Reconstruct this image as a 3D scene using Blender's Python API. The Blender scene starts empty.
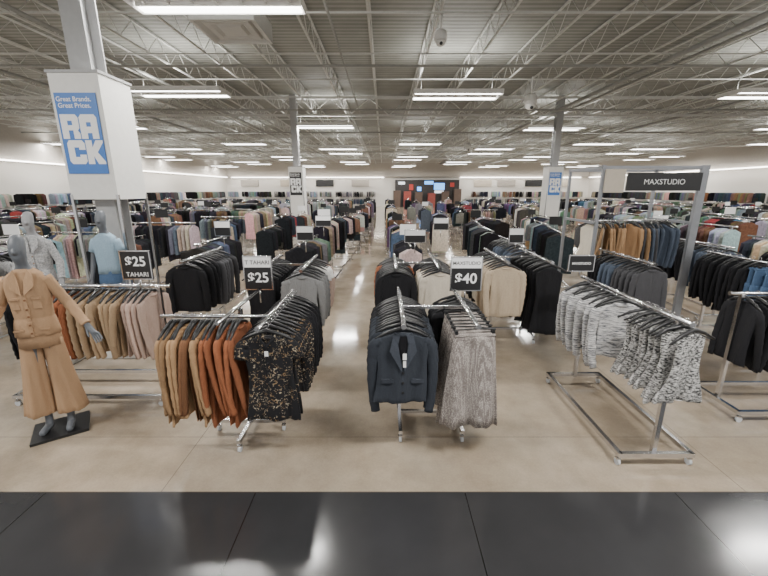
import bpy, math, random
from mathutils import Vector, Matrix
random.seed(7)
R=random.Random(11)
SC=bpy.context.scene; COL=SC.collection
pi=math.pi

# ------------------------------------------------------------ materials
def nmat(name):
    m=bpy.data.materials.new(name); m.use_nodes=True
    nt=m.node_tree; b=nt.nodes['Principled BSDF']
    return m,nt,b
def L_(nt,a,b): nt.links.new(a,b)
def mathn(nt,op,a,b=None,c=None):
    n=nt.nodes.new('ShaderNodeMath'); n.operation=op
    for i,v in enumerate((a,b,c)):
        if v is None: continue
        if isinstance(v,(int,float)): n.inputs[i].default_value=v
        else: L_(nt,v,n.inputs[i])
    return n.outputs[0]
def mixc(nt,f,a,b,mode='MIX'):
    n=nt.nodes.new('ShaderNodeMix'); n.data_type='RGBA'; n.blend_type=mode
    def s(i,v):
        if isinstance(v,(int,float)): n.inputs[i].default_value=v
        elif isinstance(v,tuple): n.inputs[i].default_value=(*v[:3],1)
        else: L_(nt,v,n.inputs[i])
    s(0,f); s(6,a); s(7,b)
    return n.outputs[2]
def noise(nt,vec,scale,detail=3,rough=.5,dist=0):
    n=nt.nodes.new('ShaderNodeTexNoise'); n.inputs['Scale'].default_value=scale
    n.inputs['Detail'].default_value=detail; n.inputs['Roughness'].default_value=rough; n.inputs['Distortion'].default_value=dist
    if vec is not None: L_(nt,vec,n.inputs['Vector'])
    return n.outputs['Fac']
def ocoord(nt,scale=None):
    t=nt.nodes.new('ShaderNodeTexCoord')
    if scale is None: return t.outputs['Object']
    m=nt.nodes.new('ShaderNodeMapping'); m.inputs['Scale'].default_value=scale
    L_(nt,t.outputs['Object'],m.inputs['Vector']); return m.outputs['Vector']
def maprange(nt,v,a,b,c,d):
    n=nt.nodes.new('ShaderNodeMapRange'); L_(nt,v,n.inputs[0])
    for i,x in enumerate((a,b,c,d)): n.inputs[i+1].default_value=x
    return n.outputs[0]
def bump(nt,b,h,strength=.3,dist=.01):
    n=nt.nodes.new('ShaderNodeBump'); n.inputs['Strength'].default_value=strength
    n.inputs['Distance'].default_value=dist
    L_(nt,h,n.inputs['Height']); L_(nt,n.outputs[0],b.inputs['Normal'])
def plain(name,col,rough=.5,metal=0.,emit=0,var=.08):
    m,nt,b=nmat(name)
    f=noise(nt,ocoord(nt),14,4)
    v=maprange(nt,f,.3,.7,1-var,1+var)
    c=mixc(nt,1.0,tuple(col),v,'MULTIPLY'); L_(nt,c,b.inputs['Base Color'])
    b.inputs['Roughness'].default_value=rough; b.inputs['Metallic'].default_value=metal
    if emit:
        b.inputs['Emission Color'].default_value=(*col,1); b.inputs['Emission Strength'].default_value=emit
    return m
def fabric(name,col,rough=.9,var=.09,sc=90,rand=.25):
    m,nt,b=nmat(name)
    oc=ocoord(nt)
    v=maprange(nt,noise(nt,oc,sc,4),.3,.7,1-var,1+var)
    oi=nt.nodes.new('ShaderNodeObjectInfo')
    r=maprange(nt,oi.outputs['Random'],0,1,1-rand,1+rand)
    k=mathn(nt,'MULTIPLY',v,r)
    c=mixc(nt,1.0,tuple(col),k,'MULTIPLY'); L_(nt,c,b.inputs['Base Color'])
    b.inputs['Roughness'].default_value=rough
    b.inputs['Specular IOR Level'].default_value=.25
    bump(nt,b,noise(nt,ocoord(nt,(13,13,4)),1.0,4,dist=.5),.6,.03)
    return m
def marl(name,sx,sz,lo,hi,thr=.5,soft=.05):
    m,nt,b=nmat(name)
    f=noise(nt,ocoord(nt,(sx,sx,sz)),1.0,5,.75)
    k=maprange(nt,f,thr-soft,thr+soft,0,1)
    c=mixc(nt,k,tuple(lo),tuple(hi)); L_(nt,c,b.inputs['Base Color'])
    b.inputs['Roughness'].default_value=.95; b.inputs['Specular IOR Level'].default_value=.2
    return m
def floral(name):
    m,nt,b=nmat(name); oc=ocoord(nt)
    f1=noise(nt,oc,42,2,.5,1.5); f2=noise(nt,oc,14,2)
    k=mathn(nt,'MULTIPLY',maprange(nt,f1,.57,.61,0,1),maprange(nt,f2,.40,.46,0,1))
    fc=mixc(nt,maprange(nt,noise(nt,oc,25,2),.4,.6,0,1),(.22,.14,.07),(.36,.31,.23))
    L_(nt,mixc(nt,k,(.012,.012,.014),fc),b.inputs['Base Color'])
    b.inputs['Roughness'].default_value=.8; b.inputs['Specular IOR Level'].default_value=.25
    return m
def geo(name):
    m,nt,b=nmat(name); oc=ocoord(nt,(120,120,120))
    v=nt.nodes.new('ShaderNodeTexVoronoi'); v.distance='MANHATTAN'; v.inputs['Scale'].default_value=1.0
    v.inputs['Randomness'].default_value=.4; L_(nt,oc,v.inputs['Vector'])
    k=maprange(nt,v.outputs['Distance'],.35,.7,0,1)
    L_(nt,mixc(nt,k,(.58,.54,.49),(.16,.135,.125)),b.inputs['Base Color'])
    b.inputs['Roughness'].default_value=.9; return m

CHROME=plain('chrome',(.62,.62,.63),.2,1.0,var=.03)
STEEL=plain('brushed_steel',(.27,.28,.30),.45,.5,var=.05)
BLACKP=plain('black_plastic',(.012,.012,.013),.4)
WHITEP=plain('white_paint',(.72,.71,.68),.5,var=.03)
BEIGEP=plain('beige_panel',(.50,.44,.36),.5,var=.03)
PALEG=plain('pale_grey_metal',(.50,.50,.48),.5,var=.03)
GREYP=plain('grey_column_paint',(.36,.36,.36),.5,var=.05)
CASTW=plain('caster_clear',(.5,.52,.54),.2)
JOIST=plain('joist_paint',(.56,.56,.53),.6,var=.06)
PIPE=plain('pipe_paint',(.30,.30,.28),.5,var=.05)
SIGNB=plain('sign_black',(.012,.012,.013),.35)
SIGNW=plain('sign_white',(.82,.82,.82),.5,var=.01)
BLUE=plain('poster_blue',(.05,.17,.50),.4,var=.02)
SKIN=plain('mannequin_grey',(.105,.115,.13),.45,var=.04)
SKINL=plain('mannequin_pale',(.26,.26,.27),.45,var=.04)

FB={k:fabric('fabric_'+k,c) for k,c in dict(
 black=(.011,.011,.013),camel=(.33,.205,.11),rust=(.25,.09,.042),brown=(.19,.09,.045),
 navy=(.026,.030,.038),lapel=(.036,.041,.052),cream=(.60,.54,.45),white=(.72,.71,.69),blush=(.50,.37,.31),
 grey=(.20,.20,.20),charcoal=(.055,.055,.06),beige=(.42,.34,.25),denim=(.07,.12,.21),
 slate=(.075,.095,.13),tan=(.36,.26,.165),bluetee=(.30,.42,.52),
 jacketlining=(.006,.006,.008)).items()}
FB['suit']=fabric('fabric_suit',(.36,.23,.135),var=.03,rand=.01)
FB['floral']=floral('fabric_floral')
FB['marl']=marl('fabric_marl',42,120,(.02,.02,.022),(.60,.59,.57),.505,.06)
FB['stripe']=marl('fabric_stripe',12,150,(.05,.055,.07),(.60,.59,.58),.49,.07)
FB['geo']=geo('fabric_geometric')
FB['sherpa']=marl('fabric_sherpa',60,60,(.20,.20,.21),(.42,.42,.42),.47,.1)

# ------------------------------------------------------------ mesh builder
class MB:
    def __init__(s): s.v=[];s.f=[];s.m=[];s.sm=[]
    def box(s,c,d,mi=0,rot=None):
        n=len(s.v)
        for dz in(-.5,.5):
            for dx,dy in((-.5,-.5),(.5,-.5),(.5,.5),(-.5,.5)):
                p=Vector((dx*d[0],dy*d[1],dz*d[2]))
                if rot: p=rot@p
                s.v.append(tuple(p+Vector(c)))
        for q in((0,3,2,1),(4,5,6,7),(0,1,5,4),(1,2,6,5),(2,3,7,6),(3,0,4,7)):
            s.f.append(tuple(n+i for i in q)); s.m.append(mi); s.sm.append(False)
    def loft(s,rings,mi=0,cap=True,smooth=True):
        n0=len(s.v); N=len(rings[0])
        for r in rings: s.v+= [tuple(p) for p in r]
        for j in range(len(rings)-1):
            for i in range(N):
                a=n0+j*N+i; b=n0+j*N+(i+1)%N
                s.f.append((a,b,b+N,a+N)); s.m.append(mi); s.sm.append(smooth)
        if cap:
            s.f.append(tuple(n0+i for i in range(N))[::-1]); s.m.append(mi); s.sm.append(False)
            e=n0+(len(rings)-1)*N
            s.f.append(tuple(e+i for i in range(N))); s.m.append(mi); s.sm.append(False)
    def tube(s,pts,r,n=8,mi=0,flat=1.0,closed=False):
        pts=[Vector(p) for p in pts]; rr=r if isinstance(r,(list,tuple)) else [r]*len(pts)
        rings=[]
        for i,p in enumerate(pts):
            if closed: t=pts[(i+1)%len(pts)]-pts[i-1]
            else: t=pts[min(i+1,len(pts)-1)]-pts[max(i-1,0)]
            t.normalize()
            u=Vector((0,1,0)) if abs(t.y)<.9 else Vector((1,0,0))
            if closed: u=Vector((0,0,1))
            a=t.cross(u).normalized(); b=t.cross(a).normalized()
            rings.append([p+a*math.cos(2*pi*k/n)*rr[i]+b*math.sin(2*pi*k/n)*rr[i]*flat for k in range(n)])
        if closed: rings.append(rings[0]); s.loft(rings,mi,False)
        else: s.loft(rings,mi)
    def poly(s,pts,mi=0):
        n=len(s.v); s.v+=[tuple(p) for p in pts]; s.f.append(tuple(range(n,n+len(pts)))); s.m.append(mi); s.sm.append(False)
    def mesh(s,name,mats):
        me=bpy.data.meshes.new(name); me.from_pydata(s.v,[],s.f)
        for m in mats: me.materials.append(m)
        me.polygons.foreach_set('material_index',s.m); me.polygons.foreach_set('use_smooth',s.sm)
        me.update(); return me
def obj(name,me,parent=None,loc=(0,0,0),rz=0,**props):
    o=bpy.data.objects.new(name,me); COL.objects.link(o); o.location=loc; o.rotation_euler=(0,0,rz)
    if parent: o.parent=parent
    for k,v in props.items(): o[k]=v
    return o
def struct(name,me,**p): return obj(name,me,kind='structure',**p)
def boxobj(name,c,d,mat,parent=None,bev=0,**p):
    b=MB(); b.box((0,0,0),d); o=obj(name,b.mesh(name,[mat]),parent,c,**p)
    if bev:
        m=o.modifiers.new('bevel','BEVEL'); m.width=bev; m.segments=2
    return o

def text_mesh(body,cx,cz,y,mat,parent,height=None,width=None,bold=0.,name='lettering'):
    cu=bpy.data.curves.new('t','FONT'); cu.body=body; cu.align_x='CENTER'; cu.offset=bold; cu.space_line=.95
    if bold>.02: cu.space_character=1.1
    o=bpy.data.objects.new('t',cu); COL.objects.link(o)
    dg=bpy.context.evaluated_depsgraph_get(); me=bpy.data.meshes.new_from_object(o.evaluated_get(dg))
    bpy.data.objects.remove(o); me.materials.clear(); me.materials.append(mat)
    xs=[v.co.x for v in me.vertices]; ys=[v.co.y for v in me.vertices]
    mx,my=(min(xs)+max(xs))/2,(min(ys)+max(ys))/2; w=max(xs)-min(xs); h=max(ys)-min(ys)
    s=min((height/h) if height else 9,(width/w) if width else 9)
    for v in me.vertices: v.co=Vector((cx+(v.co.x-mx)*s,y,cz+(v.co.y-my)*s))
    me.name=name
    return obj(name,me,parent)

# ------------------------------------------------------------ garments
def ring(z,w,d,fold,ph,N,k,asym=0,p=.75,zj=0):
    r=[]
    for i in range(N):
        a=2*pi*i/N; c=math.cos(a); s=math.sin(a)
        x=w*math.copysign(abs(c)**p,c)
        y=d*math.copysign(abs(s)**p,s)+fold*math.sin(k*x+ph)+fold*.5*math.sin(k*2.3*x+ph*2.1)*(1 if s>0 else -1)
        r.append(Vector((x+asym,y,z+zj*math.sin(7*x+ph))))
    return r
def interp(tab,s):
    for i in range(len(tab)-1):
        if s<=tab[i+1][0]:
            a,b=tab[i],tab[i+1]; t=(s-a[0])/(b[0]-a[0]+1e-9)
            return [a[j]+(b[j]-a[j])*t for j in range(1,len(a))]
    return tab[-1][1:]
def garment(kind,mat,L,rnd,N=40):
    m=MB(); ph=rnd.uniform(0,6)
    if kind in('jacket','knit','tee','tank','dress'):
        sh={'jacket':.205,'knit':.19,'tee':.185,'tank':.14,'dress':.16}[kind]
        hem={'jacket':.205,'knit':.185,'tee':.205,'tank':.205,'dress':.23}[kind]
        fa={'jacket':.012,'knit':.015,'tee':.018,'tank':.018,'dress':.024}[kind]
        tab=[(0,.055,.016),(.03,.085,.017),(.085,sh,.014),(.16,sh*1.0,.018),(.45,sh*.88,.020),(1,hem,.018)]
        rings=[]
        lean=rnd.uniform(-.035,.035); k0=rnd.uniform(16,28); swx=rnd.uniform(-.02,.02)
        for j in range(16):
            s=[0,.03,.06,.085,.12,.18,.25,.33,.42,.52,.62,.72,.82,.92,.985,1][j]
            w,d=interp(tab,s)
            if j==15: d*=.6
            rr=ring(-.075-s*L,w,d,fa*min(1,s*1.6),ph,N,k0+4*s,zj=.013*s)
            for q in rr: q.y+=lean*s; q.x+=.012*math.sin(s*5+ph)*s+swx*s
            rings.append(rr)
        m.loft(rings)
        if kind!='tank' and kind!='dress':
            m.tube([(.062*math.cos(t),.022*math.sin(t),-.074-.02*(math.sin(t)<0)*abs(math.sin(t))) for t in [2*pi*i/14 for i in range(14)]],.010,6,closed=True)
        if kind in('jacket','knit','tee'):
            LL={'jacket':.60,'knit':.56,'tee':.2}[kind]
            for sg in(-1,1):
                sw=rnd.uniform(-.045,.045)
                pts=[(sg*(sh-.05),0,-.13),(sg*(sh+.002),0,-.165),(sg*(sh+.018),sw*.3,-.26),(sg*(sh+.024),sw*.8,-.40),(sg*(sh+.016),sw*1.5,-.13-LL*.8),(sg*(sh+.0),sw*2,-.13-LL)]
                rr=[.032,.046,.045,.041,.038,.035]
                if kind=='tee': pts=pts[:3]; rr=[.035,.055,.062]
                PP=[];Q=[]
                for i in range(len(pts)-1):
                    for t in(0,.25,.5,.75):
                        PP.append(Vector(pts[i]).lerp(Vector(pts[i+1]),t)); Q.append((rr[i]+(rr[i+1]-rr[i])*t)*(1+(.11*math.sin(i*6+ph+t*11))))
                PP.append(Vector(pts[-1])); Q.append(rr[-1])
                m.tube(PP,Q,12,flat=.5)
    elif kind=='wide':
        rings=[]
        for s in(0,.05,.12,.2,.3,.4,.5,.6,.7,.8,.9,1):
            rings.append(ring(-.10-s*L,.15+.085*s**.7,.022+.02*s,.032*s**.8,ph,48,30-3*s,zj=.012*s))
        m.loft(rings)
        m.tube([(-.152,0,-.102),(.152,0,-.102)],.016,8,flat=1.6)
    elif kind=='trousers':
        rings=[]
        for s in(0,.04,.12,.22,.3):
            rings.append(ring(-.10-s*L,.175+.05*s,.022+.02*s,.005*s*3,ph,N,20))
        m.loft(rings)
        for sg in(-1,1):
            rr=[]
            for s in(.24,.32,.42,.55,.68,.8,.9,1):
                r=ring(-.10-s*L,.098+.012*s,.028+.008*s,.012*s,ph+sg,20,45,asym=sg*(.094+.008*s),zj=.006)
                rr.append(r)
            m.loft(rr)
        m.tube([(-.175,0,-.102),(.175,0,-.102)],.017,8,flat=1.6)
    return m.mesh(kind,[mat])
def hanger_mesh(clip=False):
    m=MB()
    pts=[(.0,0,-.055),(0,0,-.02),(.012,0,-.012),(.019,0,.004),(.013,0,.018),(0,0,.022),(-.013,0,.018),(-.018,0,.006)]
    m.tube(pts,.0028,6,1)
    if clip:
        m.tube([(-.16,0,-.062),(0,0,-.055),(.16,0,-.062)],.006,6)
        for x in(-.14,.14): m.box((x,0,-.085),(.022,.035,.045))
    else:
        m.tube([(-.205,0,-.124),(-.12,0,-.076),(-.04,0,-.050),(0,0,-.040),(.04,0,-.050),(.12,0,-.076),(.205,0,-.124)],[.008,.013,.015,.016,.015,.013,.008],8)
    return m.mesh('clothes_hanger',[BLACKP,CHROME])
HG=hanger_mesh(); HGC=hanger_mesh(True)
GC=[0]
def proto(kind,matk,L,label,nvar=5,cat='clothing',name=None):
    nm=name or {'jacket':'jacket','knit':'sweater','tee':'shirt','tank':'tank_top','dress':'dress','trousers':'trousers','wide':'trousers'}[kind]
    return [dict(me=garment(kind,FB[matk],L*R.uniform(.90,1.07),R),clip=kind in('trousers','wide'),name=nm,label=label,cat=cat) for i in range(nvar)]
def hero_parts(o,kind):
    if kind=='blazer':
        m=MB()
        for sg in(-1,1):
            m.poly([(sg*.05,-.036,-.078),(sg*.085,-.046,-.135),(sg*.10,-.050,-.20),(sg*.012,-.056,-.36),(sg*.006,-.054,-.33),(sg*.03,-.05,-.2)][::sg])
            m.poly([(sg*.02,-.036,-.066),(sg*.075,-.040,-.092),(sg*.088,-.047,-.15),(sg*.035,-.047,-.14)][::sg])
        c=obj('collar',m.mesh('collar',[FB['lapel']]),o)
        md=c.modifiers.new('s','SOLIDIFY'); md.thickness=.006
        m=MB(); m.poly([(-.03,-.044,-.09),(.03,-.044,-.09),(.028,-.048,-.19),(0,-.052,-.32),(-.028,-.048,-.19)][::-1]); obj('lining',m.mesh('lining',[FB['jacketlining']]),o)
        m=MB(); m.box((0,-.040,-.475),(.014,.008,.23)); obj('placket',m.mesh('placket',[FB['lapel']]),o)
        for z in(-.38,-.46,-.54):
            m=MB(); m.tube([(0,-.041,z),(0,-.051,z)],.010,12); obj('button',m.mesh('button',[BLACKP]),o)
        for sg in(-1,1):
            m=MB(); m.box((sg*.11,-.034,-.45),(.10,.016,.03)); obj('pocket_flap',m.mesh('pocket_flap',[FB['lapel']]),o)
        m=MB(); m.box((.01,-.064,-.24),(.028,.002,.05)); m.box((.01,-.062,-.30),(.022,.002,.05)); obj('price_tag',m.mesh('price_tag',[SIGNW]),o,label='white paper price tag')
    if kind=='blouse':
        m=MB(); m.box((0,-.038,-.38),(.028,.012,.50)); obj('placket',m.mesh('placket',[FB['floral']]),o)
        m=MB()
        m.tube([(-.05,.0,-.07),(-.04,-.035,-.10),(0,-.046,-.16),(.04,-.035,-.10),(.05,0,-.07)],.009,8); obj('collar',m.mesh('collar',[FB['black']]),o)
        for i in range(6):
            m=MB(); z=-.2-i*.08; m.tube([(0,-.043,z),(0,-.049,z)],.006,10); obj('button',m.mesh('button',[BLACKP]),o)
        m=MB(); m.box((.0,-.055,-.20),(.028,.002,.04)); obj('price_tag',m.mesh('price_tag',[SIGNW]),o,label='white paper price tag')
def hang(p,loc,rz,group,hero=None):
    o=obj(p['name'],p['me'],None,loc,rz,label=p['label'],category=p['cat'],group=group)
    obj('clothes_hanger',HGC if p['clip'] else HG,o)
    if hero: hero_parts(o,hero)
    GC[0]+=1
    return o
def row(a,b,z,segs,along='y',group='clothes on one rail',hero=None,jit=.2):
    tot=sum(n for _,n in segs); i=0
    for protos,n in segs:
        for k in range(n):
            t=(i+.5+R.uniform(-.4,.4))/tot
            if along=='y': loc=(a[0]+R.uniform(-.004,.004),a[1]+(b-a[1])*t,z); rz=R.uniform(-jit,jit)
            else: loc=(a[0]+(b-a[0])*t,a[1],z); rz=pi/2+R.uniform(-jit,jit)
            if i==0 and hero: rz=.02; loc=(a[0],a[1],z)
            hang(R.choice(protos),loc,rz,group,hero if i==0 else None)
            i+=1

P={}
def dp(key,kind,matk,L,label,**k): P[key]=proto(kind,matk,L,label,**k)
dp('black','knit','black',.60,'black knit top hanging on a clothes rail')
dp('blackj','jacket','black',.66,'black jacket hanging on a clothes rail')
dp('blacktr','trousers','black',.85,'black trousers clipped to a hanger on a rail')
dp('camel','jacket','camel',.72,'camel brown jacket hanging on a chrome rail')
dp('rust','jacket','rust',.72,'rust orange jacket hanging on a chrome rail')
dp('brown','jacket','brown',.72,'brown jacket hanging on a chrome rail')
dp('navy','jacket','navy',.56,'dark navy tailored blazer hanging on a chrome rail',name='blazer')
dp('cream','knit','cream',.60,'cream knit sweater hanging on a clothes rail')
dp('white','tee','white',.58,'white top hanging on a clothes rail')
dp('blush','knit','blush',.58,'pale blush sweater hanging on a chrome rail')
dp('tan','knit','tan',.60,'tan cardigan hanging on a chrome rail')
dp('rustk','knit','rust',.55,'rust sweater hanging on a chrome rail')
dp('grey','knit','grey',.60,'grey knit sweater hanging on a clothes rail')
dp('charcoal','jacket','charcoal',.64,'charcoal jacket hanging on a clothes rail')
dp('beige','jacket','beige',.62,'beige jacket hanging on a clothes rail')
dp('denim','trousers','denim',.8,'blue denim trousers hanging on a clothes rail')
dp('slate','jacket','slate',.66,'slate blue jacket hanging on a rail')
dp('floral','tee','floral',.64,'black blouse with beige floral print on a chrome rail',name='blouse')
dp('floralk','knit','floral',.62,'black long-sleeved floral blouse on a chrome rail',name='blouse')
dp('marl','tank','marl',.56,'black and white marled sleeveless knit top on a rail',nvar=6)
dp('stripe','knit','stripe',.52,'grey and white space-dyed knit sweater on a rail',nvar=5)
dp('geo','wide','geo',.80,'brown and white geometric print wide trousers on a rail',nvar=5)
dp('creamd','dress','cream',.8,'cream dress hanging on a clothes rail')
dp('blackd','dress','black',.85,'black dress hanging on a clothes rail')
dp('sherpa','jacket','sherpa',.6,'fluffy grey fleece jacket hanging on a rail')

# ------------------------------------------------------------ racks
def caster(parent,x,y):
    m=MB(); m.tube([(-.011,0,.028),(.011,0,.028)],.028,14); m.box((0,.0,.058),(.034,.03,.012),1); m.tube([(0,0,.06),(0,0,.10)],.008,8,1)
    obj('caster',m.mesh('caster',[CASTW,CHROME]),parent,(x,y,0),label='swivel caster wheel with clear tread')
def rect_rack(x,y0,y1,w=.55,h=1.22,rz=0,label='chrome garment rack with a rectangular base on casters'):
    Ln=y1-y0; rt=obj('garment_rack',None,None,(x,(y0+y1)/2,0),rz,label=label,category='clothes rack',group='garment racks on the sales floor')
    a=Ln/2; q=w/2; z=.10
    m=MB()
    m.box((-q,0,z),(.035,Ln,.035));m.box((q,0,z),(.035,Ln,.035));m.box((0,-a+.017,z),(w,.035,.035));m.box((0,a-.017,z),(w,.035,.035))
    obj('base_frame',m.mesh('base_frame',[CHROME]),rt)
    for s in(-1,1):
        m=MB(); m.box((0,0,(h+z)/2-.01),(.035,.03,h-z)); obj('upright',m.mesh('upright',[CHROME]),rt,(0,s*(a-.05),0))
    m=MB(); m.tube([(0,-a-.06,h),(0,a+.06,h)],.016,10); m.tube([(0,-a-.068,h),(0,-a-.058,h)],.021,10); m.tube([(0,a+.058,h),(0,a+.068,h)],.021,10)
    obj('rail',m.mesh('rail',[CHROME]),rt)
    for sx in(-1,1):
        for sy in(-1,1): caster(rt,sx*q,sy*(a-.03))
    return rt
def h_rack(x0,x1,y0,y1,h=1.22,yc=None,label='two-rail chrome garment rack on casters'):
    xc=(x0+x1)/2; yc=yc or (y0+y1)/2; q=(x1-x0)/2
    rt=obj('garment_rack',None,None,(xc,yc,0),0,label=label,category='clothes rack',group='garment racks on the sales floor')
    m=MB(); m.box((0,0,.13),(2*q,.026,.026))
    for s in(-1,1): m.box((s*q,0,.10),(.03,.56,.03))
    obj('base_frame',m.mesh('base_frame',[CHROME]),rt)
    for s in(-1,1):
        m=MB(); m.box((s*q,0,(h+.1)/2),(.028,.028,h-.1)); obj('upright',m.mesh('upright',[CHROME]),rt)
        m=MB(); m.tube([(s*q,y0-yc-.04,h),(s*q,y1-yc+.04,h)],.0145,10); m.tube([(s*q,y0-yc-.05,h),(s*q,y0-yc-.04,h)],.02,10); obj('rail',m.mesh('rail',[CHROME]),rt)
    m=MB(); m.box((0,0,h-.03),(2*q,.024,.024)); obj('crossbar',m.mesh('crossbar',[CHROME]),rt)
    for sx in(-1,1):
        for sy in(-1,1): caster(rt,sx*q,sy*.26)
    return rt

def sign(x,y,z0,w,h,head,main,foot=None,z_post=None,headh=.1,label=None):
    rt=obj('rack_sign',None,None,(x,y,z_post or z0-.12),0,label=label or 'black price sign with white lettering above a rack',category='sign')
    o=(z_post or z0-.12); b=z0-o
    boxobj('sign_panel',(0,0,b+h/2),(w,.012,h),SIGNB,rt)
    m=MB()
    m.tube([(0,.01,0),(0,.01,b+.02)],.007,8)
    for p,d in(((0,0,b),(w+.012,.018,.01)),((0,0,b+h),(w+.012,.018,.01)),((-w/2,0,b+h/2),(.01,.018,h)),((w/2,0,b+h/2),(.01,.018,h))): m.box(p,d)
    obj('sign_holder',m.mesh('sign_holder',[CHROME]),rt)
    top=b+h-.006; low=b+.006
    if head is not None:
        hh=headh; boxobj('header_strip',(0,-.008,top-hh/2),(w-.012,.004,hh),SIGNW,rt)
        if head: text_mesh(head,0,top-hh/2,-.0115,SIGNB,rt,width=w*.88,height=hh*.6,bold=.01)
        top-=hh
    if foot:
        hh=.05; text_mesh(foot,0,low+hh*.8,-.008,SIGNW,rt,width=w*.75,name='lettering'); low+=hh+.01
    if main: text_mesh(main,0,(top+low)/2,-.009,SIGNW,rt,height=(top-low)*.55,width=w*.74,bold=.02,name='price_lettering')
    return rt

# R1
rk=rect_rack(-2.95,3.0,4.5,w=.55,h=1.17,rz=pi/2,label='chrome garment rack holding tan and rust sweaters'); rk.location=(-2.95,3.68,0)
row((-2.28,3.68),-3.68,1.17,[(P['blush'],4),(P['tan'],7),(P['rustk'],5),(P['black'],5)],'x','sweaters on a long chrome rail')
# R3
H3=1.14
rt=obj('garment_rack',None,None,(-1.19,3.0,0),0,label='chrome four-way rack with rust jackets and floral blouses',category='clothes rack',group='garment racks on the sales floor')
m=MB(); m.box((0,0,.10),(.62,.03,.03)); m.box((0,0,.10),(.03,.62,.03)); obj('base_frame',m.mesh('base_frame',[CHROME]),rt)
for s in(-1,1): caster(rt,s*.29,0); caster(rt,0,s*.29)
m=MB(); m.box((0,0,.62),(.03,.03,1.06)); obj('upright',m.mesh('upright',[CHROME]),rt)
m=MB(); m.tube([(-.56,-.17,H3),(.29,-.17,H3)],.0145,10); obj('rail',m.mesh('rail',[CHROME]),rt)
m=MB(); m.tube([(.29,-.46,H3),(.29,.62,H3)],.0145,10); m.tube([(.29,-.47,H3),(.29,-.46,H3)],.02,10); obj('rail',m.mesh('rail',[CHROME]),rt)
m=MB(); m.tube([(-.02,-.4,H3+.02),(-.02,.6,H3+.02)],.0145,10); obj('rail',m.mesh('rail',[CHROME]),rt)
row((-1.70,2.83),-1.13,H3,[(P['camel'],4),(P['brown'],2),(P['camel'],2),(P['rust'],6)],'x','jackets on one arm of a four-way rack',jit=.12)
row((-.86,2.62),3.6,H3,[(P['floral'],3),(P['floralk'],4),(P['black'],7)],'y','blouses on a chrome rail',hero='blouse')
# R4
h_rack(.14,.67,2.58,3.60,h=1.16,yc=3.1,label='two-rail chrome rack with navy blazers and printed trousers')
row((.14,2.62),3.5,1.16,[(P['navy'],8),(P['blackj'],6)],'y','blazers on a chrome rail',hero='blazer')
row((.67,2.6),3.5,1.16,[(P['geo'],8),(P['black'],5)],'y','printed trousers on a chrome rail')
# R5
rect_rack(2.12,2.53,3.90,w=.56,h=1.20,label='long chrome rack with marled grey knitwear')
row((2.14,2.46),3.0,1.20,[(P['marl'],10)],'y','marled knit tops on a chrome rail',jit=.35)
row((2.10,3.22),3.92,1.20,[(P['stripe'],9)],'y','space-dyed knit sweaters on a chrome rail',jit=.3)
# R6
rk=rect_rack(3.8,3.0,4.15,w=.55,h=1.17,rz=pi/2,label='chrome rack with black tops'); rk.location=(3.85,3.4,0)
row((3.30,3.4),4.5,1.17,[(P['black'],12)],'x','black tops on a chrome rail')
rect_rack(4.75,4.35,5.45,label='chrome rack with black tops')
row((4.75,4.3),5.5,1.25,[(P['denim'],4),(P['blackj'],6),(P['black'],3)],'y','black jackets on a chrome rail')
# R7
h_rack(-1.42,-.93,4.2,5.2,label='two-rail chrome rack with black and grey tops')
row((-.93,4.2),5.2,1.22,[(P['grey'],5),(P['white'],3),(P['blush'],2)],'y','grey and white tops on a rail')
row((-1.42,4.2),5.2,1.22,[(P['blackd'],10)],'y','black dresses on a rail')
# R8
h_rack(.14,.64,4.3,5.3,label='two-rail chrome rack with black and cream tops')
row((.14,4.3),5.3,1.22,[(P['black'],7),(P['rust'],2),(P['black'],3)],'y','black tops on a rail')
row((.66,4.3),5.3,1.22,[(P['cream'],4),(P['beige'],2),(P['blackj'],4)],'y','cream tops on a rail')
# R9
h_rack(1.55,2.1,4.7,5.8,label='two-rail chrome rack with beige jackets and black dresses')
row((1.55,4.7),5.8,1.22,[(P['beige'],4),(P['cream'],3),(P['blackj'],3)],'y','beige jackets on a rail')
row((2.1,4.7),5.8,1.22,[(P['blackd'],10)],'y','black dresses on a rail')
# R11
rect_rack(3.3,4.6,5.7,label='chrome rack with dark jackets')
row((3.3,4.55),5.6,1.22,[(P['charcoal'],5),(P['slate'],4),(P['black'],3)],'y','dark jackets on a rail')
# R12
rect_rack(-2.55,4.75,5.85,label='chrome rack with black and grey tops')
row((-2.55,4.7),5.85,1.22,[(P['black'],6),(P['charcoal'],5)],'y','black tops on a rail')

# Tall stand with name sign
fx=obj('display_stand',None,None,(4.0,6.2,0),0,label='tall grey metal display stand with a black name sign over jackets',category='display stand')
FH=2.44
for x in(-.85,.6):
    for y in(-.5,.5):
        m=MB(); m.box((x,y,FH/2),(.11 if x>0 and y<0 else .035,.05,FH)); obj('post',m.mesh('post',[STEEL]),fx)
for z in(FH-.03,.06):
    for y in(-.5,.5):
        m=MB(); m.box((-.125,y,z),(1.45,.04,.04)); obj('crossbar',m.mesh('crossbar',[STEEL]),fx)
for x in(-.85,.6):
    for z in(FH-.03,1.62,.06):
        m=MB(); m.box((x,0,z),(.035,1.0,.035)); obj('crossbar',m.mesh('crossbar',[STEEL]),fx)
m=MB(); m.tube([(-.85,0,1.62),(.6,0,1.62)],.0145,10); obj('rail',m.mesh('rail',[CHROME]),fx)
boxobj('sign_panel',(0,-.56,2.21),(1.06,.03,.25),SIGNB,fx)
boxobj('header_board',(-.70,-.55,2.22),(.28,.03,.32),BEIGEP,fx,label='plain beige header board beside the sign')
text_mesh('MAXSTUDIO',0,2.21,-.58,SIGNW,fx,width=.58)
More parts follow.
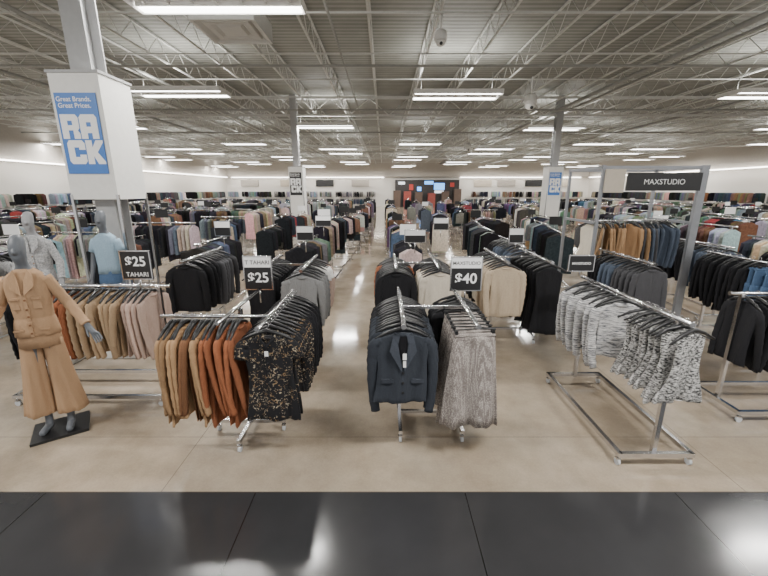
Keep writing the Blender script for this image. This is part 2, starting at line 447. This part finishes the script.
row((3.25,6.1),4.52,1.64,[(P['creamd'],3),(P['camel'],9),(P['charcoal'],2),(P['slate'],5)],'x','jackets hanging in a tall display stand',jit=.5)

# signs
sign(-2.36,3.56,1.27,.28,.27,None,'$25','TAHARI',z_post=1.16)
sign(-1.24,3.66,1.14,.27,.33,'T TAHARI','$25',None,z_post=1.0)
sign(.80,3.62,1.14,.30,.33,'MAXSTUDIO','$40',None,z_post=1.0,headh=.10)
sign(2.12,4.02,1.25,.27,.17,None,'MAXSTUDIO',None,z_post=1.2)
for (x,y,z,w,h) in((-1.16,5.6,1.38,.24,.2),(.45,5.5,1.36,.3,.18),(2.05,5.9,1.3,.22,.22),(1.1,7.4,1.35,.28,.22),(-2.7,6.4,1.35,.26,.24),(5.3,7.4,1.4,.3,.22),(-1.2,7.6,1.4,.3,.2)):
    sign(x,y,z,w,h,'' ,None,None,z_post=1.2,headh=h*.4,label='small black and white rack-top sign in a chrome holder')

# ------------------------------------------------------------ columns
def block(ch,cx,cz,w,h,parent):
    m=MB(); t=.37; y=-.007
    def q(pts): m.poly([(cx+(a-.5)*w,y,cz+(b-.5)*h) for a,b in pts])
    def rr(x0,x1,z0,z1): q([(x0,z0),(x1,z0),(x1,z1),(x0,z1)])
    c=.13
    if ch=='R':
        rr(0,t,0,1); q([(t,.74),(1,.74),(1,1-c),(1-c,1),(t,1)]); rr(1-t,1,.56,.74); q([(t,.35),(.9,.35),(1,.44),(1,.56),(t,.56)]); q([(1-t,0),(1,0),(1,.22),(.88,.35),(1-t,.35)])
    if ch=='A':
        q([(0,.68),(1,.68),(1,1-c),(1-c,1),(c,1),(0,1-c)]); rr(0,t,0,.68); rr(1-t,1,0,.68); rr(t,1-t,.24,.50)
    if ch=='C':
        q([(c,0),(t,0),(t,1),(c,1),(0,1-c),(0,c)]); q([(t,.70),(1,.70),(1,1-c),(1-c,1),(t,1)]); rr(1-t,1,.60,.70); q([(t,0),(1-c,0),(1,c),(1,.30),(t,.30)]); rr(1-t,1,.30,.40)
    if ch=='K':
        rr(0,t,0,1); q([(t,.34),(.62,.5),(1,.9),(1,1),(.60,1),(t,.70)]); q([(t,.34),(.58,0),(1,0),(1,.10),(.62,.5)])
    obj('block_letter',m.mesh('block_letter',[SIGNW]),parent)
def column(x,y,poster=0,zo=0,cut=False):
    rt=obj('support_column',None,None,(x,y,0),0,label='white boxed column around a grey steel post',category='column')
    top=3.45+zo; lo=1.98 if cut else 0
    b=MB(); b.box((0,0,(top+lo)/2),(.6,.6,top-lo)); obj('casing',b.mesh('casing',[WHITEP]),rt)
    z0=0 if cut else top
    m=MB(); h=5.8-z0; zc=(5.8+z0)/2
    m.box((0,0,zc),(.03,.26,h)); m.box((0,-.13,zc),(.26,.02,h)); m.box((0,.13,zc),(.26,.02,h)); obj('steel_post',m.mesh('steel_post',[GREYP]),rt)
    boxobj('cap_trim',(0,0,top+.01),(.63,.63,.03),GREYP,rt)
    for sx_ in(-1,1):
        for sy_ in(-1,1):
            m=MB(); m.box((sx_*.292,sy_*.292,1.02),(.03,.03,2.04)); obj('corner_upright',m.mesh('corner_upright',[CHROME]),rt)
    if poster:
        pr=obj('poster',None,None,(x,y-.31,0),0,label='blue poster with white lettering on the white column' if poster!=3 else 'black poster with white lettering on the column',category='poster')
        boxobj('poster_sheet',(-.01,0,2.76+zo),(.50,.008,.93),BLUE if poster!=3 else SIGNB,pr)
        text_mesh('Great Brands.\nGreat Prices.',-.03,3.12+zo,-.007,SIGNW,pr,width=.42,bold=.015)
        for ch,cx,cz in(('R',-.128,2.845),('A',.098,2.845),('C',-.10,2.55),('K',.126,2.55)):
            block(ch,cx,cz+zo,.215,.28,pr)
column(-3.7,5.3,1,0,True); column(7.2,16.9,1,-.42); column(-3.7,16.9,3,-.42)

# ------------------------------------------------------------ mannequins
def mannequin(loc,rz,skin,top,bottom,arms,label,jacket=True):
    rt=obj('mannequin',None,None,loc,rz,label=label,category='mannequin')
    V=[];E=[];RR=[]
    def v(p,r,par=None,r2=None):
        V.append(p); RR.append((r,r2 or r)); 
        if par is not None: E.append((par,len(V)-1))
        return len(V)-1
    pel=v((0,0,.98),.10,None,.075); wa=v((0,0,1.12),.075,pel,.06); ch=v((0,0,1.28),.095,wa,.07); nb=v((0,0,1.43),.046,ch); nk=v((0,-.005,1.51),.038,nb)
    jw=v((0,-.03,1.565),.046,nk,.054); hm=v((0,-.015,1.64),.062,jw,.078); ht=v((0,0,1.72),.055,hm,.068); v((0,.0,1.76),.03,ht)
    v((0,-.104,1.62),.010,hm)
    for s in(-1,1):
        sh=v((s*.13,0,1.40),.036,nb); e,w=arms[s]
        el=v(e,.032,sh); wr=v(w,.022,el)
        d=(Vector(w)-Vector(e)).normalized(); hd=v(tuple(Vector(w)+d*.07),.026,wr,.015)
        side=d.cross(Vector((0,1,0))).normalized()
        for k in range(4):
            o=(k-1.5)*.018; p=Vector(w)+d*(.11)+side*o; q=p+d*(.035+.008*(1.5-abs(k-1.5)))+Vector((0,-.008,0)); t=q+d*.025+Vector((0,-.015,0))
            a=v(tuple(p),.0085,hd); b=v(tuple(q),.0075,a); v(tuple(t),.006,b)
        p=Vector(w)+d*.05-side*.035+Vector((0,-.012,0)); a=v(tuple(p),.010,wr); v(tuple(p+d*.04-side*.008+Vector((0,-.01,0))),.008,a)
        hp=v((s*.072,0,.88),.072,pel); kn=v((s*.078,-.01,.52),.048,hp); cf=v((s*.078,.01,.36),.044,kn); an=v((s*.08,.02,.12),.030,cf); hl=v((s*.08,.0,.06),.033,an); v((s*.10,-.13,.045),.028,hl)
    me=bpy.data.meshes.new('body'); me.from_pydata(V,E,[]); me.materials.append(skin)
    o=obj('body',me,rt)
    md=o.modifiers.new('skin','SKIN'); md.use_smooth_shade=True
    for i,sv in enumerate(me.skin_vertices[0].data): sv.radius=RR[i]; sv.use_root=(i==0)
    sb=o.modifiers.new('sub','SUBSURF'); sb.levels=2; sb.render_levels=2
    b=MB(); b.box((0,0,.012),(.40,.36,.024)); bp=obj('base_plate',b.mesh('base_plate',[BLACKP]),rt); bp.rotation_euler=(0,0,.25)
    m=MB(); m.tube([(.08,.03,.02),(.08,.03,.24)],.008,8); obj('support_rod',m.mesh('support_rod',[CHROME]),rt)
    m=MB(); N=40
    m.loft([ring(z,w,d,.0,0,N,1,p=.95) for z,w,d in((1.06,.118,.085),(.98,.135,.093),(.90,.147,.096),(.82,.150,.098))])
    for s in(-1,1):
        rr=[]
        for z,w in(((.88,.073),(.82,.076),(.74,.078),(.65,.080),(.57,.084),(.5,.088),(.42,.094),(.36,.099),(.29,.105),(.24,.109),(.195,.113),(.19,.106)) if jacket else ((.88,.076),(.7,.07),(.5,.06),(.3,.05),(.15,.045))):
            q=(.88-z)/.7
            rr.append([Vector((s*(.074+(.88-z)*.055)+w*math.cos(a)+.006*math.sin(5*a+z*3),w*.85*math.sin(a)+q*.012*math.sin(4*a+s)+q*.008*math.sin(9*a+z*4),z)) for a in [2*pi*i/N for i in range(N)]])
        m.loft(rr)
    t=obj('trousers',m.mesh('trousers',[bottom]),rt)
    m=MB()
    if jacket: tab=((.925,.148,.105),(.927,.156,.110),(.97,.152,.107),(1.03,.144,.101),(1.065,.136,.096),(1.075,.130,.092),(1.085,.131,.093),(1.18,.136,.096),(1.28,.147,.101),(1.36,.152,.091),(1.42,.136,.075),(1.455,.095,.064),(1.485,.052,.052))
    else: tab=((.98,.138,.098),(1.08,.133,.092),(1.18,.136,.096),(1.28,.146,.100),(1.36,.152,.09),(1.42,.136,.075),(1.455,.095,.062),(1.485,.052,.052))
    m.loft([ring(z,w,d,.006 if z<1.05 else .003,1,44,26,p=.95) for z,w,d in tab])
    for s in(-1,1):
        e,w=[Vector(q) for q in arms[s]]; sh=Vector((s*.12,0,1.405))
        if jacket:
            pts=[];rr=[]
            for t,r in((0,.046),(.12,.048),(.22,.045),(.33,.046),(.45,.042),(.6,.044),(.75,.039),(.88,.042),(1,.040)): pts.append(sh.lerp(e,t)); rr.append(r)
            for t,r in((.12,.043),(.25,.038),(.4,.041),(.55,.036),(.7,.038),(.86,.034),(.88,.038),(.94,.038),(.945,.031)): pts.append(e.lerp(w,t)); rr.append(r)
        else: pts=[sh,sh.lerp(e,.2),sh.lerp(e,.4),sh.lerp(e,.62)]; rr=[.044,.053,.055,.057]
        m.tube(pts,rr,20)
    t=obj('jacket' if jacket else 'shirt',m.mesh('top',[top]),rt)
    if jacket:
        m=MB()
        for s in(-1,1):
            m.poly([(s*.045,-.062,1.485),(s*.082,-.086,1.425),(s*.078,-.108,1.345),(s*.008,-.113,1.28),(s*.018,-.09,1.40)][::s])
        c=obj('collar',m.mesh('collar',[top]),rt)
        md=c.modifiers.new('s','SOLIDIFY'); md.thickness=.008
        for s in(-1,1):
            m=MB(); m.box((s*.072,-.096,1.25),(.066,.012,.022)); m.box((s*.072,-.090,1.20),(.06,.008,.08)); p_=obj('pocket',m.mesh('pocket',[top]),rt)
            md=p_.modifiers.new('b','BEVEL'); md.width=.003
            m=MB(); m.box((s*.085,-.100,.985),(.07,.008,.014)); obj('pocket_flap',m.mesh('pocket_flap',[top]),rt)
        m=MB(); m.box((0,-.099,1.17),(.022,.010,.20)); m.box((0,-.107,.99),(.022,.010,.12)); obj('placket',m.mesh('placket',[top]),rt)
        for z in(1.24,1.16,1.10,1.03,.96):
            m=MB(); m.tube([(0,-.095,z),(0,-.116 if z<1.07 else -.108,z)],.008,10); obj('button',m.mesh('button',[FB['brown']]),rt)
    return rt
mannequin((-2.92,3.02,0),.38,SKIN,FB['suit'],FB['suit'],{1:((.24,-.0,1.17),(.375,-.10,.98)),-1:((-.22,.02,1.18),(-.22,-.18,1.05))},'grey mannequin in a camel jacket and wide cropped trousers')
mannequin((-4.15,4.5,.1),.3,SKINL,FB['sherpa'],FB['charcoal'],{1:((.21,0,1.16),(.23,-.08,.95)),-1:((-.21,0,1.16),(-.23,-.08,.95))},'pale grey mannequin in a fluffy grey jacket')
mannequin((-3.46,4.72,.1),.1,SKIN,FB['bluetee'],FB['denim'],{1:((.18,0,1.16),(.20,-.06,.93)),-1:((-.18,0,1.16),(-.20,-.06,.93))},'dark grey mannequin in a light blue shirt and jeans',jacket=False)
for l in((-4.15,4.5),(-3.46,4.72)):
    boxobj('display_plinth',(l[0],l[1],.05),(.6,.45,.1),WHITEP,None,.01,label='low white plinth under a mannequin',category='plinth')

# ------------------------------------------------------------ background racks
def far_rack_mesh():
    m=MB(); 
    for s in(-1,1):
        m.box((s*.27,0,.1),(.03,1.3,.03)); m.box((0,s*.64,.1),(.54,.03,.03)); m.box((0,s*.6,.66),(.03,.03,1.12))
        for t in(-1,1): m.tube([(s*.27-.012,t*.6,.035),(s*.27+.012,t*.6,.035)],.034,8)
    m.tube([(0,-.72,1.22),(0,.72,1.22)],.016,6)
    return m.mesh('garment_rack',[CHROME])
FR=far_rack_mesh()
SV=[];SF=[];SCOL=[]
HEX=[(1,0),(.6,.8),(-.6,.8),(-1,0),(-.6,-.8),(.6,-.8)]
def low(x,y,z,rz,w,L,d,col):
    n=len(SV); c=math.cos(rz); s=math.sin(rz); ph=R.uniform(-.01,.01)
    for zz,ww,dd in((-.06,.05,.015),(-.13,w*.95,.02),(-.5*L,w,.03),(-L,w*1.02,.028)):
        for hx,hy in HEX:
            lx=hx*ww; ly=hy*dd*d/.03+ph
            SV.append((x+c*lx-s*ly,y+s*lx+c*ly,z+zz)); SCOL.append(col)
    for j in range(3):
        for i in range(6):
            a=n+j*6+i; b=n+j*6+(i+1)%6; SF.append((a,b,b+6,a+6))
    SF.append(tuple(n+18+i for i in range(6))); SF.append(tuple(n+i for i in range(6)))
PAL={'dark':[(.010,.010,.012),(.012,.012,.014),(.02,.02,.024),(.03,.035,.05),(.05,.05,.055)],
 'mid':[(.18,.18,.18),(.12,.125,.14),(.22,.17,.12),(.12,.07,.045),(.06,.08,.13)],
 'light':[(.58,.56,.52),(.42,.36,.29),(.42,.33,.28),(.36,.36,.36),(.30,.34,.38)],
 'bright':[(.26,.05,.05),(.08,.13,.09),(.28,.15,.16),(.26,.15,.08),(.11,.07,.13),(.06,.12,.22),(.15,.17,.10)]}
def pick(x,y):
    br=.03 if y<15 else .10
    if x>6 and y>9: br=.2
    u=R.random()
    if u<br: return R.choice(PAL['bright'])
    if u<br+.58*(1-br): return R.choice(PAL['dark'])
    if u<br+.80*(1-br): return R.choice(PAL['mid'])
    return R.choice(PAL['light'])
keys_ind=['black','blackj','blacktr','grey','charcoal','cream','white','slate','denim','blackd','beige','black','black']
racks=[]
yrow=6.75; ri=0
while yrow<46:
    step=1.9 if yrow<20 else 2.2
    st=(.35*(ri%3-1)) if yrow>10 else 0
    for xi in range(-12,14):
        x=(-1.38+xi*1.72) if xi<=0 else (.42+(xi-1)*1.72)
        if xi==0 and 9<yrow: x+=min(.38,(yrow-9)*.04)
        elif xi==1 and yrow>9: x-=.06
        else: x+=st+R.uniform(-.15,.15) if abs(xi)>1 else 0
        if abs(x)>yrow*1.12+1.2 or x<-18.5 or x>24: continue
        racks.append((yrow+R.uniform(-.25,.25),x,xi))
    yrow+=step; ri+=1
racks+=[(5.3,-5.6,-9),(5.4,6.3,9),(4.9,-6.9,-9),(5.3,7.6,9)]
racks.sort()
blocked=[(-3.7,5.3,.95),(3.9,6.3,1.35),(7.2,16.9,.9),(-3.7,16.9,.9),(4.75,4.9,1.3)]
nr=0
for (y,x,xi) in racks:
    if any(abs(x-a)<r*.75 and abs(y-b)<r*1.2 for a,b,r in blocked): continue
    if y>8 and R.random()<.05: continue
    if nr>=290: break
    nr+=1
    th=0
    if y>8: th=R.choice((0,0,pi/2,R.uniform(-.25,.25),R.uniform(-.2,.2)))
    if xi in(0,1): th=R.uniform(-.1,.1)
    sc=R.uniform(.9,1.15) if y>8 else 1
    o=obj('garment_rack',FR,None,(x,y,0),th,label='chrome garment rack loaded with assorted clothes',category='clothes rack',group='garment racks on the sales floor')
    o.scale=(1,1,sc)
    n=22 if y<12 else (18 if y<24 else 12)
    if GC[0]<290:
        n=13; ks=[R.choice(keys_ind) for _ in range(2)]; sp=R.randint(4,9)
        if x>5: ks=['camel','blackj'] if R.random()<.3 else ['slate','black']
        if x<-5 and y<5.6: ks=['sherpa','black']
        th=0; o.rotation_euler=(0,0,0); o.scale=(1,1,1)
        row((x,y-.66),y+.66,1.22,[(P[ks[0]],sp),(P[ks[1]],n-sp)],'y','assorted clothes on a rail')
        continue
    i=0
    while i<n:
        col=pick(x,y); k=min(n-i,R.randint(2,7)); L=R.choice([.5,.62,.7,.8,.98]); w=R.uniform(.18,.27)
        for j in range(k):
            t=-.68+1.36*(i+.5)/n; c=tuple(q*R.uniform(.8,1.2) for q in col)
            low(x-math.sin(th)*t+R.uniform(-.02,.02),y+math.cos(th)*t,1.22*sc+R.uniform(-.01,.01),th+R.uniform(-.25,.25),w,L+R.uniform(-.05,.05),.03 if n>15 else .05,c); i+=1
    if y<26 and R.random()<.4:
        sg=obj('rack_sign',None,None,(x,y,1.22*sc),0,label='small rack-top sign in a chrome holder',category='sign')
        boxobj('sign_panel',(0,0,.2),(.28,.012,.18),R.choice([SIGNB,SIGNB,SIGNB,SIGNW]),sg); m=MB(); m.tube([(0,.01,0),(0,.01,.2)],.008,6); obj('sign_holder',m.mesh('sign_holder',[CHROME]),sg)
def wallrow(x0,y0,x1,y1,z,L):
    d=Vector((x1-x0,y1-y0)); n=int(d.length/.14); i=0
    rz=0 if abs(d.y)>abs(d.x) else pi/2
    while i<n:
        col=pick(0,10); k=R.randint(4,12)
        for j in range(k):
            if i>=n: break
            t=i/n; low(x0+d.x*t,y0+d.y*t,z,rz+R.uniform(-.3,.3),.24,L*R.uniform(.9,1.05),.05,tuple(q*R.uniform(.7,1.3) for q in col)); i+=1
        i+=R.randint(0,3)
for z in(1.95,1.05):
    wallrow(-19.5,49.3,-1,49.3,z,.75); wallrow(11,49.3,25,49.3,z,.75); wallrow(-19.6,10,-19.6,48,z,.75); wallrow(25.6,10,25.6,48,z,.75)
me=bpy.data.meshes.new('hanging_clothes'); me.from_pydata(SV,[],SF)
ca=me.color_attributes.new('Col','FLOAT_COLOR','POINT')
flat=[]
for c in SCOL: flat+= [c[0],c[1],c[2],1]
ca.data.foreach_set('color',flat)
mt,nt,b=nmat('assorted_fabric'); at=nt.nodes.new('ShaderNodeVertexColor'); at.layer_name='Col'
v=maprange(nt,noise(nt,ocoord(nt),25,4),.3,.7,.75,1.25)
L_(nt,mixc(nt,1.0,at.outputs['Color'],v,'MULTIPLY'),b.inputs['Base Color']); b.inputs['Roughness'].default_value=.9; b.inputs['Specular IOR Level'].default_value=.2
me.materials.append(mt)
obj('hanging_clothes',me,None,kind='stuff',label='dense rows of assorted hanging clothes across the store',category='clothing')

# ------------------------------------------------------------ room
m=MB(); m.poly([(-20,-1.5,0),(26,-1.5,0),(26,50,0),(-20,50,0)])
fm,nt,b=nmat('floor_polished')
oc=ocoord(nt); sx=nt.nodes.new('ShaderNodeSeparateXYZ'); L_(nt,oc,sx.inputs[0]); X,Y=sx.outputs[0],sx.outputs[1]
n1=noise(nt,oc,1.1,7,.6); n2=noise(nt,oc,60,3,.6); n3=noise(nt,oc,5,6,.65)
c1=mixc(nt,maprange(nt,n1,.35,.65,0,1),(.27,.215,.155),(.37,.31,.24))
c2=mixc(nt,1.0,c1,maprange(nt,n2,.3,.7,.94,1.06),'MULTIPLY')
c3=mixc(nt,1.0,c2,maprange(nt,n3,.3,.7,.88,1.12),'MULTIPLY')
ax=mathn(nt,'ABSOLUTE',mathn(nt,'SUBTRACT',mathn(nt,'FRACT',mathn(nt,'DIVIDE',mathn(nt,'ADD',X,100.3),4.2)),.5))
ay=mathn(nt,'ABSOLUTE',mathn(nt,'SUBTRACT',mathn(nt,'FRACT',mathn(nt,'DIVIDE',mathn(nt,'ADD',Y,100.),4.2)),.5))
jl=mathn(nt,'MAXIMUM',mathn(nt,'LESS_THAN',ax,.0006),mathn(nt,'LESS_THAN',ay,.0006))
c4=mixc(nt,jl,c3,(.14,.115,.09))
bk=mixc(nt,maprange(nt,noise(nt,oc,2.5,3,.5),.35,.7,0,1),(.028,.028,.030),(.034,.034,.036))
bx=mathn(nt,'ABSOLUTE',mathn(nt,'SUBTRACT',mathn(nt,'FRACT',mathn(nt,'DIVIDE',mathn(nt,'ADD',X,99.92+.75),1.5)),.5))
bk2=mixc(nt,mathn(nt,'LESS_THAN',bx,.0022),bk,(.006,.006,.006))
isb=mathn(nt,'LESS_THAN',Y,2.27)
fin=mixc(nt,isb,c4,bk2)
edge=mathn(nt,'LESS_THAN',mathn(nt,'ABSOLUTE',mathn(nt,'SUBTRACT',Y,2.272)),.005)
L_(nt,mixc(nt,edge,fin,(.05,.045,.04)),b.inputs['Base Color'])
rr_=maprange(nt,n1,.3,.7,.06,.13)
L_(nt,mathn(nt,'ADD',rr_,mathn(nt,'MULTIPLY',isb,.05)),b.inputs['Roughness'])
L_(nt,mathn(nt,'SUBTRACT',.85,mathn(nt,'MULTIPLY',isb,.35)),b.inputs['Specular IOR Level'])
struct('floor',m.mesh('floor',[fm]))
m=MB(); m.poly([(-20,-1.5,5.85),(-20,50,5.85),(26,50,5.85),(26,-1.5,5.85)])
cm,nt,b=nmat('ceiling_deck'); oc=ocoord(nt); sx=nt.nodes.new('ShaderNodeSeparateXYZ'); L_(nt,oc,sx.inputs[0])
w=mathn(nt,'SINE',mathn(nt,'MULTIPLY',sx.outputs[1],2*pi/.2))
k=maprange(nt,w,-.2,.2,0,1)
cc=mixc(nt,k,(.20,.203,.180),(.295,.297,.268)); L_(nt,mixc(nt,1.0,cc,maprange(nt,noise(nt,oc,2,4),.3,.7,.9,1.1),'MULTIPLY'),b.inputs['Base Color'])
b.inputs['Roughness'].default_value=.6; bump(nt,b,k,.6,.04)
struct('ceiling',m.mesh('ceiling',[cm]))
WALL=plain('wall_white',(.76,.73,.68),.7,var=.03); TAUPE=plain('wall_taupe',(.40,.37,.33),.7,var=.05)
def wall(name,c,d,mt): 
    b=MB(); b.box(c,d); struct(name,b.mesh(name,[mt]))
wall('wall_far',(3,50.1,2.93),(46.4,.2,5.86),WALL)
wall('wall_left',(-20.1,24.25,2.93),(.2,51.5,5.86),WALL)
wall('wall_right',(26.1,24.25,2.93),(.2,51.5,5.86),WALL)
wall('trim_1',(3,49.7,4.75),(46,.6,2.2),TAUPE)
wall('trim_2',(-19.8,24.2,4.75),(.4,51,2.2),TAUPE)
wall('trim_3',(25.8,24.2,4.75),(.4,51,2.2),TAUPE)
WOOD=plain('dark_wood',(.022,.018,.017),.5,var=.2)
wall('trim_4',(5.4,49.3,1.65),(8,.3,3.3),WOOD)
STRIP=plain('strip_light',(1,.95,.88),.5,emit=14)
def strip(c,d):
    b=MB(); b.box((0,0,0),d); obj('wall_light',b.mesh('wall_light',[STRIP]),None,c,label='long white linear light under the wall soffit',category='light',group='linear wall lights')
strip((-9.5,49.25,3.58),(19,.12,.06)); strip((17,49.25,3.58),(15,.12,.06)); strip((-19.45,27,3.58),(.12,44,.06)); strip((25.45,27,3.58),(.12,44,.06))
SCR=plain('screen_blue',(.12,.40,.95),.4,emit=2.2); SCRW=plain('screen_white',(.8,.85,.9),.4,emit=1.4); SCRR=plain('panel_red',(.45,.04,.03),.5)
SHELFW=plain('shelf_wood',(.08,.05,.035),.5,var=.2); SHELFR=plain('shelf_red',(.22,.04,.03),.5,var=.2)
for x,z,w,h,mt_ in((2.2,2.9,.8,.3,SCRW),(3.4,2.4,.5,.7,SCRR),(5.6,2.95,1.1,.4,SCR),(6.9,2.5,1.3,.8,SCR),(6.9,1.85,1.1,.3,SCRW),(8.5,2.7,.5,.5,SCRR),(4.4,2.2,.5,.5,SCR)):
    boxobj('lit_panel',(x,49.08,z),(w,.12,h),mt_,None,label='small display panel on the dark wood wall',category='display')
for x,h,mt_ in((1.6,2.0,SHELFW),(2.9,1.9,SHELFR),(4.3,1.8,SHELFW),(5.9,1.7,SHELFR),(7.6,1.9,SHELFW),(9.1,2.2,SHELFW)):
    boxobj('display_cabinet',(x,48.6,h/2),(.9,.6,h),mt_,None,.02,label='wooden display cabinet by the feature wall',category='cabinet')
for i,x in enumerate((-17,-12,-7.5,-3,12.5,15.5,19,22.5)):
    boxobj('wall_graphic',(x,49.9,2.9),(2.2,.2,.8),[TAUPE,BEIGEP,SIGNB,TAUPE,BEIGEP,TAUPE,SIGNB,BEIGEP][i],None,label='plain rectangular wall graphic panel above wall racks',category='wall panel')

# roof structure
def truss(length,axis,depth,chord,web,pitch):
    m=MB(); a=length
    def pt(t,z): return (0,t,z) if axis=='y' else (t,0,z)
    for z in(0,depth):
        if axis=='y': m.box((0,a/2,z),(chord,a,chord*.8))
        else: m.box((a/2,0,z),(a,chord,chord*.8))
    n=int(a/pitch); prev=None
    for i in range(n*2+1):
        t=i*pitch/2; z=depth if i%2==0 else 0; p=pt(t,z)
        if prev: m.tube([prev,p],web,4)
        prev=p
    return m.mesh('roof_joist',[JOIST])
J=truss(51,'y',.48,.045,.010,1.0)
x=-19.2
while x<25.5:
    obj('roof_joist',J,None,(x,-1.2,5.32),0,label='open-web steel roof joist under the metal deck',category='roof joist',group='roof joists under the deck'); x+=1.35
G=truss(45.6,'x',.65,.09,.02,1.6)
for y in(5.3,16.9,28.2,39.5):
    obj('roof_girder',G,None,(-19.8,y,5.06),0,label='deep open-web steel roof girder across the store',category='roof girder',group='roof girders')
m=MB(); m.box((0,0,0),(45.6,.03,.03)); BR=m.mesh('bridging_bar',[JOIST])
y=1.5
while y<49:
    obj('bridging_bar',BR,None,(3,y,5.28),0,label='thin steel bridging bar across the joists',category='roof bar',group='bridging bars'); y+=2.2
def pipe(p,q,r,lab='painted sprinkler pipe below the roof joists'):
    m=MB(); d=Vector(q)-Vector(p); m.tube([(0,0,0),tuple(d)],r,10)
    obj('ceiling_pipe',m.mesh('ceiling_pipe',[PIPE]),None,p,label=lab,category='pipe',group='ceiling pipes')
for y,z in((10.6,5.1),(15.4,4.98),(22,5.1),(33,5.1)): pipe((-19.6,y,z),(25.6,y,z),.035)
for x,r in((-10.2,.05),(-6.5,.04),(6.9,.06),(7.3,.03),(12.8,.05),(-1.0,.025)): pipe((x,-1,5.16),(x,49,5.16),r)

# lights
hb=MB(); hb.box((0,0,.09),(2.40,.80,.04))
for s in(-1,1): hb.box((0,s*.41,.05),(2.46,.014,.12)); hb.box((s*1.225,0,.05),(.014,.82,.12)); hb.box((0,s*.20,.05),(2.4,.014,.07))
for i in range(-3,4): hb.box((i*.35,0,.055),(.012,.40,.05))
HB=hb.mesh('housing',[WHITEP])
tb=MB(); tb.box((0,0,0),(2.36,.15,.02))
TUBE=plain('lamp_tube',(1,.99,.96),.4,emit=12)
TB=tb.mesh('lamp_tube',[TUBE])
wr=MB(); wr.tube([(-1,0,.1),(-1,0,.62)],.006,4); wr.tube([(1,0,.1),(1,0,.62)],.006,4)
WR=wr.mesh('hanging_wire',[PIPE])
lights=[(-2.4,6.15),(8.0,6.2),(-12,6.2),(-5.6,11.5),(2.05,11.8),(10.9,11.7),(-13.5,11.6),(-2.5,17.2),(7.4,17.8),(-11.5,17.4),(17.5,17.6)]
for k,y in enumerate((23.4,29.4,35.4,41.4,46.5)):
    off=2.1 if k%2==0 else -2.8
    for i in range(-2,3):
        xx=off+i*10.2
        if -18.5<xx<24.5: lights.append((xx,y))
        if k<4 and -18.5<xx+5.1<24.5: lights.append((xx+5.1,y+2.8))
lights+=[(2.0,1.0),(-5.5,1.0),(9,1.0)]
for (x,y) in lights:
    rt=obj('ceiling_light',None,None,(x,y,4.66),0,label='long white linear ceiling light hanging from the joists',category='ceiling light',group='linear ceiling lights')
    obj('housing',HB,rt); obj('hanging_wire',WR,rt)
    for s in(-.31,.31): obj('lamp_tube',TB,rt,(0,s,.01))
    for nm,e,rx,z,sy in(('down_light',300 if y<22 else 175,0,-.005,.75),('ceiling_fill',72 if y<22 else 44,pi,.14,.3)):  # upward area light is fill added above each housing to brighten the ceiling
        ld=bpy.data.lights.new(nm,'AREA'); ld.shape='RECTANGLE'; ld.size=2.36; ld.size_y=sy; ld.energy=e; ld.color=(1,.98,.94)
        if nm=='down_light': ld.size_y=.15
        lo=bpy.data.objects.new(nm,ld); COL.objects.link(lo); lo.parent=rt; lo.location=(0,-.31 if rx==0 else 0,z); lo.rotation_euler=(rx,0,0)
o=obj('air_diffuser',None,None,(-2.75,7.9,4.88),0,label='square pale grey air diffuser box hanging below the ceiling',category='air vent')
m=MB(); m.loft([[Vector((sx_*s,sy_*s,z)) for sx_,sy_ in((-1,-1),(1,-1),(1,1),(-1,1))] for s,z in((.3,.5),(.5,.36),(.56,.34),(.56,.0),(.50,.0),(.42,.08),(.40,.02),(.30,.02),(.24,.07),(.2,.02))],smooth=False); obj('diffuser_body',m.mesh('diffuser_body',[PALEG]),o)
m=MB(); m.tube([(0,0,.4),(0,0,.95)],.2,16); obj('duct',m.mesh('duct',[GREYP]),o)
def dome(x,y,z,r):
    o=obj('dome_camera',None,None,(x,y,z),0,label='white dome security camera on a ceiling drop pole',category='security camera')
    m=MB(); m.tube([(0,0,r),(0,0,5.3-z)],.02,8); obj('drop_pole',m.mesh('drop_pole',[WHITEP]),o)
    m=MB(); m.loft([[Vector((rr*math.cos(a),rr*math.sin(a),zz)) for a in [2*pi*i/16 for i in range(16)]] for rr,zz in((r*.4,r*1.6),(r*.9,r*1.3),(r,r*.6),(r,0))]); obj('camera_housing',m.mesh('camera_housing',[WHITEP]),o)
    m=MB(); m.loft([[Vector((r*.85*math.cos(t)*math.cos(a),r*.85*math.cos(t)*math.sin(a),-r*.85*math.sin(t))) for a in [2*pi*i/16 for i in range(16)]] for t in(0,.4,.8,1.2,1.5)]); obj('dome',m.mesh('dome',[WHITEP]),o)
    m=MB(); m.tube([(0,-r*.6,-r*.55),(0,-r*.85,-r*.6)],r*.25,12); obj('lens',m.mesh('lens',[BLACKP]),o)
dome(1.08,8.2,4.85,.12); dome(4.35,12.3,4.55,.18); dome(14.5,15.0,4.6,.17); dome(5.0,24,4.5,.2)

# ------------------------------------------------------------ world + camera
w=bpy.data.worlds.new('w'); SC.world=w; w.use_nodes=True
w.node_tree.nodes['Background'].inputs[0].default_value=(1,.98,.95,1); w.node_tree.nodes['Background'].inputs[1].default_value=.9
cd=bpy.data.cameras.new('camera'); cam=bpy.data.objects.new('camera',cd); COL.objects.link(cam)
cd.sensor_width=36; cd.lens=380/768*36; cd.clip_end=200
cam.location=(0,0,2.1); cam.rotation_euler=(math.radians(90-14.5),0,0)
SC.camera=cam
print('garments',GC[0],'racks',nr,'low verts',len(SV))
